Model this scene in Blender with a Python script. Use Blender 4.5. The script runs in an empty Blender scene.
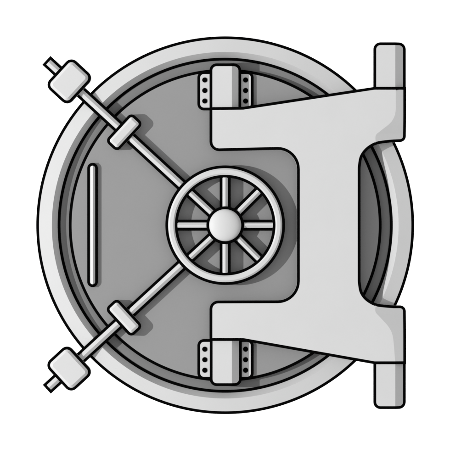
import bpy, bmesh, math
from mathutils import Vector
from mathutils.geometry import tessellate_polygon

S = 0.005            # one drawing unit = 5 mm: the door is about 1.9 m across
CX, CY = 225.2, 225.2
ZC = 1.2
LW = 1.45            # half width of the black edging
scene = bpy.context.scene
col = scene.collection


def P(x, y, h):
    """drawing units (x right, y down, h towards the viewer) to metres"""
    return Vector(((x - 225.0) * S, -h * S, (235.0 - y) * S + ZC))


# ------------------------------------------------------------------ materials
def metal(name, base, rough=0.55, spec=0.12, grain=0.03):
    m = bpy.data.materials.new(name)
    m.use_nodes = True
    nt = m.node_tree
    b = nt.nodes['Principled BSDF']
    tc = nt.nodes.new('ShaderNodeTexCoord')
    n = nt.nodes.new('ShaderNodeTexNoise')
    n.inputs['Scale'].default_value = 6.0
    n.inputs['Detail'].default_value = 5.0
    r = nt.nodes.new('ShaderNodeMapRange')
    r.inputs['To Min'].default_value = 1.0 - grain
    r.inputs['To Max'].default_value = 1.0 + grain
    mul = nt.nodes.new('ShaderNodeVectorMath')
    mul.operation = 'SCALE'
    mul.inputs[0].default_value = (base, base, base)
    nt.links.new(tc.outputs['Object'], n.inputs['Vector'])
    nt.links.new(n.outputs['Fac'], r.inputs['Value'])
    nt.links.new(r.outputs['Result'], mul.inputs['Scale'])
    nt.links.new(mul.outputs['Vector'], b.inputs['Base Color'])
    # very fine orange peel of the paint
    n2 = nt.nodes.new('ShaderNodeTexNoise')
    n2.inputs['Scale'].default_value = 350.0
    bp = nt.nodes.new('ShaderNodeBump')
    bp.inputs['Strength'].default_value = 0.06
    bp.inputs['Distance'].default_value = 0.0008
    nt.links.new(tc.outputs['Object'], n2.inputs['Vector'])
    nt.links.new(n2.outputs['Fac'], bp.inputs['Height'])
    nt.links.new(bp.outputs['Normal'], b.inputs['Normal'])
    b.inputs['Roughness'].default_value = rough
    b.inputs['Specular IOR Level'].default_value = spec
    return m


LIGHT = metal('light_grey_paint', 0.365)
RING = metal('ring_grey_paint', 0.35)
PLATE = metal('mid_grey_paint', 0.165)
DARK = metal('dark_grey_seal', 0.12)
BLACK = metal('black_edging', 0.0012, rough=0.9, spec=0.0)
WALL = metal('white_wall', 0.85, rough=0.9, spec=0.0, grain=0.0)


# ------------------------------------------------------------------ mesh helpers
def link(name, bm, mats, parent=None, smooth=False):
    bmesh.ops.recalc_face_normals(bm, faces=bm.faces)
    me = bpy.data.meshes.new(name)
    bm.to_mesh(me)
    bm.free()
    for m in mats:
        me.materials.append(m)
    if smooth:
        for p in me.polygons:
            p.use_smooth = True
    o = bpy.data.objects.new(name, me)
    col.objects.link(o)
    o.parent = parent
    return o


def rrect(x0, y0, x1, y1, r, corners=(1, 1, 1, 1), n=8):
    """rounded rectangle contour: corners tl, tr, br, bl"""
    pts = []
    cs = [(x0, y0, 1, 1, 180), (x1, y0, -1, 1, 270), (x1, y1, -1, -1, 0), (x0, y1, 1, -1, 90)]
    for (x, y, sx, sy, a0), on in zip(cs, corners):
        if not on:
            pts.append((x, y))
            continue
        cx, cy = x + sx * r, y + sy * r
        for k in range(n + 1):
            a = math.radians(a0 + 90 * k / n)
            pts.append((cx + r * math.cos(a), cy + r * math.sin(a)))
    return pts


def area(pts):
    return 0.5 * sum(pts[i - 1][0] * pts[i][1] - pts[i][0] * pts[i - 1][1] for i in range(len(pts)))


def offs(pts, d):
    if area(pts) < 0:
        d = -d
    out = []
    n = len(pts)
    for i in range(n):
        a, b, c = Vector(pts[i - 1]), Vector(pts[i]), Vector(pts[(i + 1) % n])
        e1, e2 = (b - a).normalized(), (c - b).normalized()
        n1, n2 = Vector((e1.y, -e1.x)), Vector((e2.y, -e2.x))
        m = n1 + n2
        out.append(tuple(b + m * (2 * d / max(m.length_squared, 1.0)) * 1.0))
    return out


def rot_pts(pts, cx, cy, ux, uy):
    """local (s along u, t across) to drawing coords"""
    return [(cx + s * ux - t * uy, cy + s * uy + t * ux) for s, t in pts]


def panel(name, pts, h0, h1, mats, parent, hf=None, cuts=(), side_mat=0):
    """extruded slab with a black painted edge on its front; hf shapes the front"""
    bm = bmesh.new()
    o, i = offs(pts, LW), offs(pts, -LW)
    n = len(pts)
    vb = [bm.verts.new((x, y, h0)) for x, y in o]
    vo = [bm.verts.new((x, y, h1)) for x, y in o]
    vi = [bm.verts.new((x, y, h1)) for x, y in i]
    for k in range(n):
        j = (k + 1) % n
        bm.faces.new((vb[k], vb[j], vo[j], vo[k])).material_index = side_mat
        bm.faces.new((vo[k], vo[j], vi[j], vi[k])).material_index = 1
    bm.faces.new(vi).material_index = 0
    bm.faces.new(vb[::-1]).material_index = 0
    for co, no in cuts:
        bmesh.ops.bisect_plane(bm, geom=bm.verts[:] + bm.edges[:] + bm.faces[:],
                               plane_co=(co[0], co[1], 0), plane_no=(no[0], no[1], 0))
    if hf:
        for v in bm.verts:
            if abs(v.co.z - h1) < 1e-4:
                v.co.z = h1 + hf(v.co.x, v.co.y)
    bmesh.ops.triangulate(bm, faces=[f for f in bm.faces if len(f.verts) > 4])
    for v in bm.verts:
        v.co = P(v.co.x, v.co.y, v.co.z)
    return link(name, bm, mats, parent)


def bevel_block(name, hs, ht, r, cx, cy, ux, uy, h0, h1, bev, drop, mats, parent):
    """rounded block, black edge then a sloping bevel up to a flat top"""
    bm = bmesh.new()

    def ring(d, h):
        p = rrect(-hs + d, -ht + d, hs - d, ht - d, max(r - d, 0.35))
        return [bm.verts.new(P(x, y, h)) for x, y in rot_pts(p, cx, cy, ux, uy)]
    R = [ring(-LW, h0), ring(-LW, h1 - drop), ring(LW, h1 - drop), ring(LW + bev, h1)]
    for q, mi in ((0, 0), (1, 1), (2, 0)):
        n = len(R[q])
        for k in range(n):
            j = (k + 1) % n
            bm.faces.new((R[q][k], R[q][j], R[q + 1][j], R[q + 1][k])).material_index = mi
    bm.faces.new(R[3])
    bm.faces.new(R[0][::-1])
    return link(name, bm, mats, parent)


def lathe(name, prof, mats, parent, cx=CX, cy=CY, seg=256, closed=True, smooth=()):
    """prof: [(r, h, material of the band that follows)]"""
    bm = bmesh.new()
    rings = []
    for r, h, _ in prof:
        if r < 1e-6:
            rings.append([bm.verts.new(P(cx, cy, h))])
        else:
            rings.append([bm.verts.new(P(cx + r * math.cos(2 * math.pi * k / seg),
                                         cy + r * math.sin(2 * math.pi * k / seg), h)) for k in range(seg)])
    m = len(prof)
    for q in range(m if closed else m - 1):
        a, b = rings[q], rings[(q + 1) % m]
        for k in range(seg):
            j = (k + 1) % seg
            va = [a[k % len(a)], a[j % len(a)]] if len(a) > 1 else [a[0]]
            vb = [b[j % len(b)], b[k % len(b)]] if len(b) > 1 else [b[0]]
            f = bm.faces.new(va + vb)
            f.material_index = prof[q][2]
            f.smooth = q in smooth
    return link(name, bm, mats, parent)


def bar(name, p0, p1, hw, h0, h1, peak, mats, parent, cap0=False, cap1=False):
    """straight rod with black edging: two long facets meeting in a ridge"""
    d = Vector((p1[0] - p0[0], p1[1] - p0[1]))
    L = d.length
    ux, uy = d / L
    w, i = hw + LW, hw - LW
    prof = [(-w, h0 + 1.0), (-w, h1), (-i, h1), (-i * 0.6, h1 + peak * .85), (i * 0.1, h1 + peak),
            (i, h1), (w, h1), (w, h0 + 1.0), (w - 1.6, h0), (-w + 1.6, h0)]
    mi = [0, 1, 0, 0, 0, 1, 0, 0, 0, 0]
    if uy > 0.01:        # the steeper facet faces right
        prof = [(-t, h) for t, h in prof]
    ss = [0.0]
    if cap0:
        ss = [-LW, LW]
    ss += [L - LW, L + LW] if cap1 else [L]
    bm = bmesh.new()
    rings = []
    for q, s in enumerate(ss):
        flat = (cap0 and q < 1) or (cap1 and q == len(ss) - 1)
        rings.append([bm.verts.new(P(p0[0] + s * ux - t * uy, p0[1] + s * uy + t * ux,
                                     min(h, h1) if flat else h)) for t, h in prof])
    for q in range(len(rings) - 1):
        blk = (cap0 and q == 0) or (cap1 and q == len(rings) - 2)
        for k in range(len(prof)):
            j = (k + 1) % len(prof)
            f = bm.faces.new((rings[q][k], rings[q][j], rings[q + 1][j], rings[q + 1][k]))
            f.material_index = 1 if (blk and 1 <= k <= 5) else mi[k]
    bm.faces.new(rings[0])
    bm.faces.new(rings[-1][::-1])
    return link(name, bm, mats, parent)


# ------------------------------------------------------------------ the vault door
root = bpy.data.objects.new('vault_door', None)
col.objects.link(root)
root.location = P(CX, CY + 188, -20)
bpy.context.view_layer.update()
root['label'] = 'round grey vault door with spoked hand wheel, two diagonal locking rods and broad hinge yoke'
root['category'] = 'vault door'
root['kind'] = 'thing'
LM = [LIGHT, BLACK]

# outer ring: slopes outward to the rim, with a steep chamfer down to the seal
lathe('outer_ring', [(166.3 - LW, -5.0, 1), (166.3 + LW, -4.2, 0), (173.2, 5.2, 0),
                     (187.5 - LW, 2.5, 1), (187.5 + LW, 1.9, 0), (187.5 + LW, -42, 0),
                     (166.3 - LW, -42, 0)], [RING, BLACK], root, seg=360)
lathe('seal_ring', [(155.0 + LW, -5.6, 0), (166.3 - LW, -5.6, 0), (166.3 - LW, -40, 0), (155.0 + LW, -40, 0)],
      [DARK, BLACK], root, seg=360)
lathe('door_plate', [(0, 0, 0), (155.0 - LW, 0, 1), (155.0 + LW, -0.6, 0), (155.0 + LW, -41, 0), (0, -41, 0)],
      [PLATE, BLACK], root, seg=360, closed=False)

# pull handle
cap = rrect(88.7, 164.3, 96.6, 285.7, 3.9, n=10)
panel('handle', cap, 0.0, 2.7, LM, root, hf=lambda x, y: 1.7 * max(0, 1 - abs(x - 93.0) / 2.2),
      cuts=[((93.0, 0), (1, 0)), ((90.9, 0), (1, 0)), ((94.9, 0), (1, 0))])

# locking rods with guide collars and end weights
for sy, tip, kc, cc in ((1, (47.6, 61.4), (69.6, 81.6), (124.4, 132.4)),
                        (-1, (48.0, 388.2), (69.4, 368.4), (124.2, 317.6))):
    d = Vector((CX - tip[0], CY - tip[1])).normalized()
    e = Vector((CX, CY)) - d * 54.0
    rod = bar('locking_rod', tip, (e.x, e.y), 4.6, 4.2, 6.3, 2.0, LM, root, cap0=True)
    bevel_block('end_weight', 14.2, 18.2, 6.0, kc[0], kc[1], d.x, d.y, -1.5, 14.0, 2.6, 2.1, LM, rod)
    bevel_block('guide_collar', 7.0, 18.0, 3.8, cc[0], cc[1], d.x, d.y, 0.0, 10.4, 2.3, 1.6, LM, rod)

# hand wheel
rim = lathe('hand_wheel', [(48.8 - LW, 8.6, 0), (48.8 - LW, 9.8, 1), (48.8 + LW, 9.9, 0), (51.8, 11.1, 0),
                           (55.2, 11.1, 0), (58.3 - LW, 9.9, 1), (58.3 + LW, 9.8, 0), (58.3 + LW, 8.6, 0)],
            LM, root, seg=256)
for k, deg in enumerate((0, 45, 90, 137.2, 180, 222.8, 270, 315)):
    a = math.radians(deg)
    ca, sa = math.cos(a), math.sin(a)
    bar('spoke', (CX + 16.5 * ca, CY - 16.5 * sa), (CX + 47.6 * ca, CY - 47.6 * sa), 4.1, 4.5, 9.2, 2.0, LM, rim)
dome = [(17.4 - LW, 12.0, 0)]
for k in range(1, 13):
    a = math.pi / 2 * k / 12
    dome.append((max(0, (17.4 - LW) * math.cos(a)) if k < 12 else 0, 12.0 + 6.0 * math.sin(a), 0))
prof = [(0, 0.0, 0), (10, 0.0, 0), (10, 7.5, 0), (17.4 + LW, 7.5, 0), (17.4 + LW, 11.8, 1)] + dome
lathe('hub', prof, LM, rim, seg=128, closed=False, smooth=range(5, 18))

# hinges: knuckle post between two bolted flanges
for top in (True, False):
    if top:
        y0, y1, fy0, fy1, by = 65.2, 110.0, 72.6, 109.0, (80.0, 90.5, 101.0)
        kx0, kx1, rc, frl, frr = 211.0, 239.8, (1, 1, 0, 0), (1, 0, 0, 1), (0, 1, 1, 0)
    else:
        y0, y1, fy0, fy1, by = 338.0, 384.3, 340.5, 378.2, (349.2, 359.7, 370.2)
        kx0, kx1, rc, frl, frr = 211.2, 240.4, (0, 0, 1, 1), (1, 0, 0, 1), (0, 1, 1, 0)
    kn = panel('hinge', rrect(kx0, y0, kx1, y1, 5.5, rc), 0.0, 14.5, LM, root,
               hf=lambda x, y: -0.95 * max(0, x - 231.8), cuts=[((231.8, 0), (1, 0))])
    panel('flange', rrect(198.8, fy0, 212.5, fy1, 5.0, frl), 0.0, 2.2, LM, kn)
    panel('flange', rrect(238.5, fy0, 252.2, fy1, 5.0, frr), 0.0, 2.2, LM, kn)
    for bx in (204.7, 245.6):
        for b in by:
            lathe('bolt', [(0, 1.5, 0), (2.55, 1.5, 0), (2.55, 2.8, 0), (1.9, 3.3, 0), (0, 3.3, 0)],
                  [BLACK, BLACK], kn, cx=bx, cy=b, seg=32, closed=False)


# hinge yoke
def arc(cx, cy, r, a0, a1, n=10):
    return [(cx + r * math.cos(math.radians(a0 + (a1 - a0) * k / n)),
             cy + r * math.sin(math.radians(a0 + (a1 - a0) * k / n))) for k in range(n + 1)]


def spline(pts, n=6):
    out = []
    for i in range(len(pts) - 1):
        p0, p1, p2, p3 = [Vector(pts[max(0, min(len(pts) - 1, i + k))]) for k in (-1, 0, 1, 2)]
        for k in range(n):
            t = k / n
            out.append(tuple(0.5 * ((2 * p1) + (p2 - p0) * t + (2 * p0 - 5 * p1 + 4 * p2 - p3) * t * t
                                    + (3 * p1 - p0 - 3 * p2 + p3) * t ** 3)))
    out.append(tuple(pts[-1]))
    return out


upper_curve = spline([(393.5, 141.0), (386, 141.7), (376.8, 143.2), (370.2, 146.2), (364.3, 151.2),
                      (360.3, 158.0), (358.7, 168.0)], 5)
lower_curve = spline([(358.7, 281.0), (360.3, 291.0), (364.3, 297.6), (370.2, 302.2), (376.8, 304.9),
                      (386, 306.1), (393.5, 306.7)], 5)
bnd_u = spline([(395.2, 88.7), (395.2, 100), (395, 112), (392.8, 119), (388.5, 124.5), (379.6, 131.5),
                (375.2, 136), upper_curve[11]], 6)
bnd_l = spline([lower_curve[-12], (375, 311.5), (379.6, 317), (388, 326.5), (392, 335), (393.6, 348),
                (394.6, 362.4)], 6)
sec_u = [(395.2, 88.7), (404.2, 88.7)] + [(404.2, y) for x, y in bnd_u[2:] if y < 135.5] + \
    arc(399.7, 136.2, 4.5, 0, 86, 6) + upper_curve[:12]
sec_l = lower_curve[-12:] + arc(399.7, 311.2, 4.5, -86, 0, 6) + \
    [(404.2, y) for x, y in bnd_l[:-1] if y > 312] + [(404.2, 362.4), (394.6, 362.4)]
loop = [(211, 109.0), (243, 108.6), (374, 88.7)] + sec_u + upper_curve[12:] + lower_curve[:-12] + sec_l + \
       [(374, 362.4), (243, 339.2), (211, 339.2)] + arc(218.0, 308.8, 7.0, 180, 270, 6) + \
       arc(277.5, 280.9, 20.7, 90, 0, 10) + arc(277.5, 169.3, 20.7, 0, -90, 10) + arc(219.0, 142.0, 8.0, 90, 180, 6)
YH0, YH = 5.5, 16.5


def fall(x, y, chain):
    """the outer corner of the yoke slopes away to the right of a curved line, shaped to form its shaded patch"""
    c = sorted(chain, key=lambda p: p[1])
    if y <= c[0][1]:
        xb = c[0][0]
    elif y >= c[-1][1]:
        xb = c[-1][0]
    else:
        q = max(i for i in range(len(c) - 1) if c[i][1] <= y)
        xb = c[q][0] + (c[q + 1][0] - c[q][0]) * (y - c[q][1]) / max(1e-9, c[q + 1][1] - c[q][1])
    return -0.33 * max(0.0, x - xb)  # tilt away from the lamp puts the corner's shade into the shape


def yoke():
    bm = bmesh.new()
    n = len(loop)
    iu0 = loop.index(sec_u[0])
    iu1 = iu0 + len(sec_u) - 1
    il0 = loop.index(sec_l[0])
    il1 = il0 + len(sec_l) - 1

    def drop(k, p):
        if iu0 < k < iu1:
            return fall(p[0], p[1], bnd_u)
        if il0 < k < il1:
            return fall(p[0], p[1], bnd_l)
        return 0.0
    o, i = offs(loop, LW), offs(loop, -LW)
    vb = [bm.verts.new(P(*o[k], YH0)) for k in range(n)]
    vo = [bm.verts.new(P(*o[k], YH + drop(k, i[k]))) for k in range(n)]
    vi = [bm.verts.new(P(*i[k], YH + drop(k, i[k]))) for k in range(n)]
    for k in range(n):
        j = (k + 1) % n
        bm.faces.new((vb[k], vb[j], vo[j], vo[k]))
        bm.faces.new((vo[k], vo[j], vi[j], vi[k])).material_index = 1
    bu = [bm.verts.new(P(x, y, YH)) for x, y in bnd_u[1:-1]]
    bl = [bm.verts.new(P(x, y, YH)) for x, y in bnd_l[1:-1]]
    flat = vi[:iu0 + 1] + bu + vi[iu1:il0 + 1] + bl + vi[il1:]
    pos = {}
    for lst, pts in ((vb, o), (vi, i), (bu, bnd_u[1:-1]), (bl, bnd_l[1:-1])):
        for v, p in zip(lst, pts):
            pos[v] = Vector((p[0], p[1], 0))
    for face in (flat, vb):
        for t in tessellate_polygon([[pos[v] for v in face]]):
            try:
                bm.faces.new([face[q] for q in t])
            except ValueError:
                pass
    for face, chain in ((vi[iu0:iu1 + 1] + bu[::-1], bnd_u), (vi[il0:il1 + 1] + bl[::-1], bnd_l)):
        tb = bmesh.new()
        tv = [tb.verts.new(pos[v]) for v in face]
        for t in tessellate_polygon([[pos[v] for v in face]]):
            tb.faces.new([tv[q] for q in t])
        for _, y in chain:
            bmesh.ops.bisect_plane(tb, geom=tb.verts[:] + tb.edges[:] + tb.faces[:],
                                   plane_co=(0, y, 0), plane_no=(0, 1, 0))
        bmesh.ops.triangulate(tb, faces=tb.faces[:])
        new = {v: bm.verts.new(P(v.co.x, v.co.y, YH + fall(v.co.x, v.co.y, chain))) for v in tb.verts}
        for f in tb.faces:
            if f.calc_area() > 1e-6:
                bm.faces.new([new[v] for v in f.verts]).smooth = True
        tb.free()
    bmesh.ops.remove_doubles(bm, verts=bm.verts[:], dist=2e-5)
    for e in bm.edges:
        if len(e.link_faces) != 2 or e.link_faces[0].smooth != e.link_faces[1].smooth:
            e.smooth = False
    return link('hinge_yoke', bm, LM, root)


yk = yoke()
# pins at the outer ends of the yoke
hfp = lambda x, y: -0.95 * max(0, x - 394.8)
panel('hinge_pin', rrect(374.4, 44.2, 404.2, 88.7, 5.5, (1, 1, 0, 0)), 1.0, 15.5, LM, root, hf=hfp,
      cuts=[((394.8, 0), (1, 0))])
panel('hinge_pin', rrect(374.4, 362.4, 404.2, 407.2, 5.5, (0, 0, 1, 1)), 1.0, 15.5, LM, root, hf=hfp,
      cuts=[((394.8, 0), (1, 0))])

for o in list(col.objects):      # keep world positions under the empty
    if o.parent is root:
        o.matrix_parent_inverse = root.matrix_world.inverted()

# ------------------------------------------------------------------ plain white background wall, well behind
bm = bmesh.new()
vs = [bm.verts.new(v) for v in ((-20, 5, -15), (20, 5, -15), (20, 5, 18), (-20, 5, 18),
                                (-20, 5.2, -15), (20, 5.2, -15), (20, 5.2, 18), (-20, 5.2, 18))]
for f in ((0, 1, 2, 3), (7, 6, 5, 4), (0, 4, 5, 1), (1, 5, 6, 2), (2, 6, 7, 3), (3, 7, 4, 0)):
    bm.faces.new([vs[k] for k in f])
w = link('background_wall', bm, [WALL])
w['kind'] = 'structure'
w['label'] = 'plain white background wall behind the vault door'

# ------------------------------------------------------------------ light
world = bpy.data.worlds.new('World')
scene.world = world
world.use_nodes = True
bg = world.node_tree.nodes['Background']
bg.inputs['Color'].default_value = (1, 1, 1, 1)
bg.inputs['Strength'].default_value = 1.0

EL = math.radians(36)
D = 18.0
lp = bpy.data.lights.new('studio_lamp', 'SPOT')
lp.energy = 20700
lp.spot_size = math.radians(110)
lp.spot_blend = 0.3
lp.shadow_soft_size = 0.06
lo = bpy.data.objects.new('studio_lamp', lp)
col.objects.link(lo)
tgt = P(CX, CY, 0)
dirn = Vector((-math.cos(EL), -math.sin(EL), 0.0))
lo.location = tgt + dirn * D
lo.rotation_euler = (-dirn).to_track_quat('-Z', 'Y').to_euler()

# ------------------------------------------------------------------ camera
cam = bpy.data.cameras.new('camera')
cam.sensor_fit = 'HORIZONTAL'
cam.sensor_width = 36
DC = 26.0
cam.lens = 36 * DC / (450 * S)
cam.clip_end = 200
co = bpy.data.objects.new('camera', cam)
col.objects.link(co)
co.location = (0, -DC, ZC)
co.rotation_euler = (math.radians(90), 0, 0)
scene.camera = co

scene.view_settings.view_transform = 'Standard'
scene.view_settings.look = 'None'
scene.view_settings.exposure = 0
scene.view_settings.gamma = 1
scene.cycles.max_bounces = 6
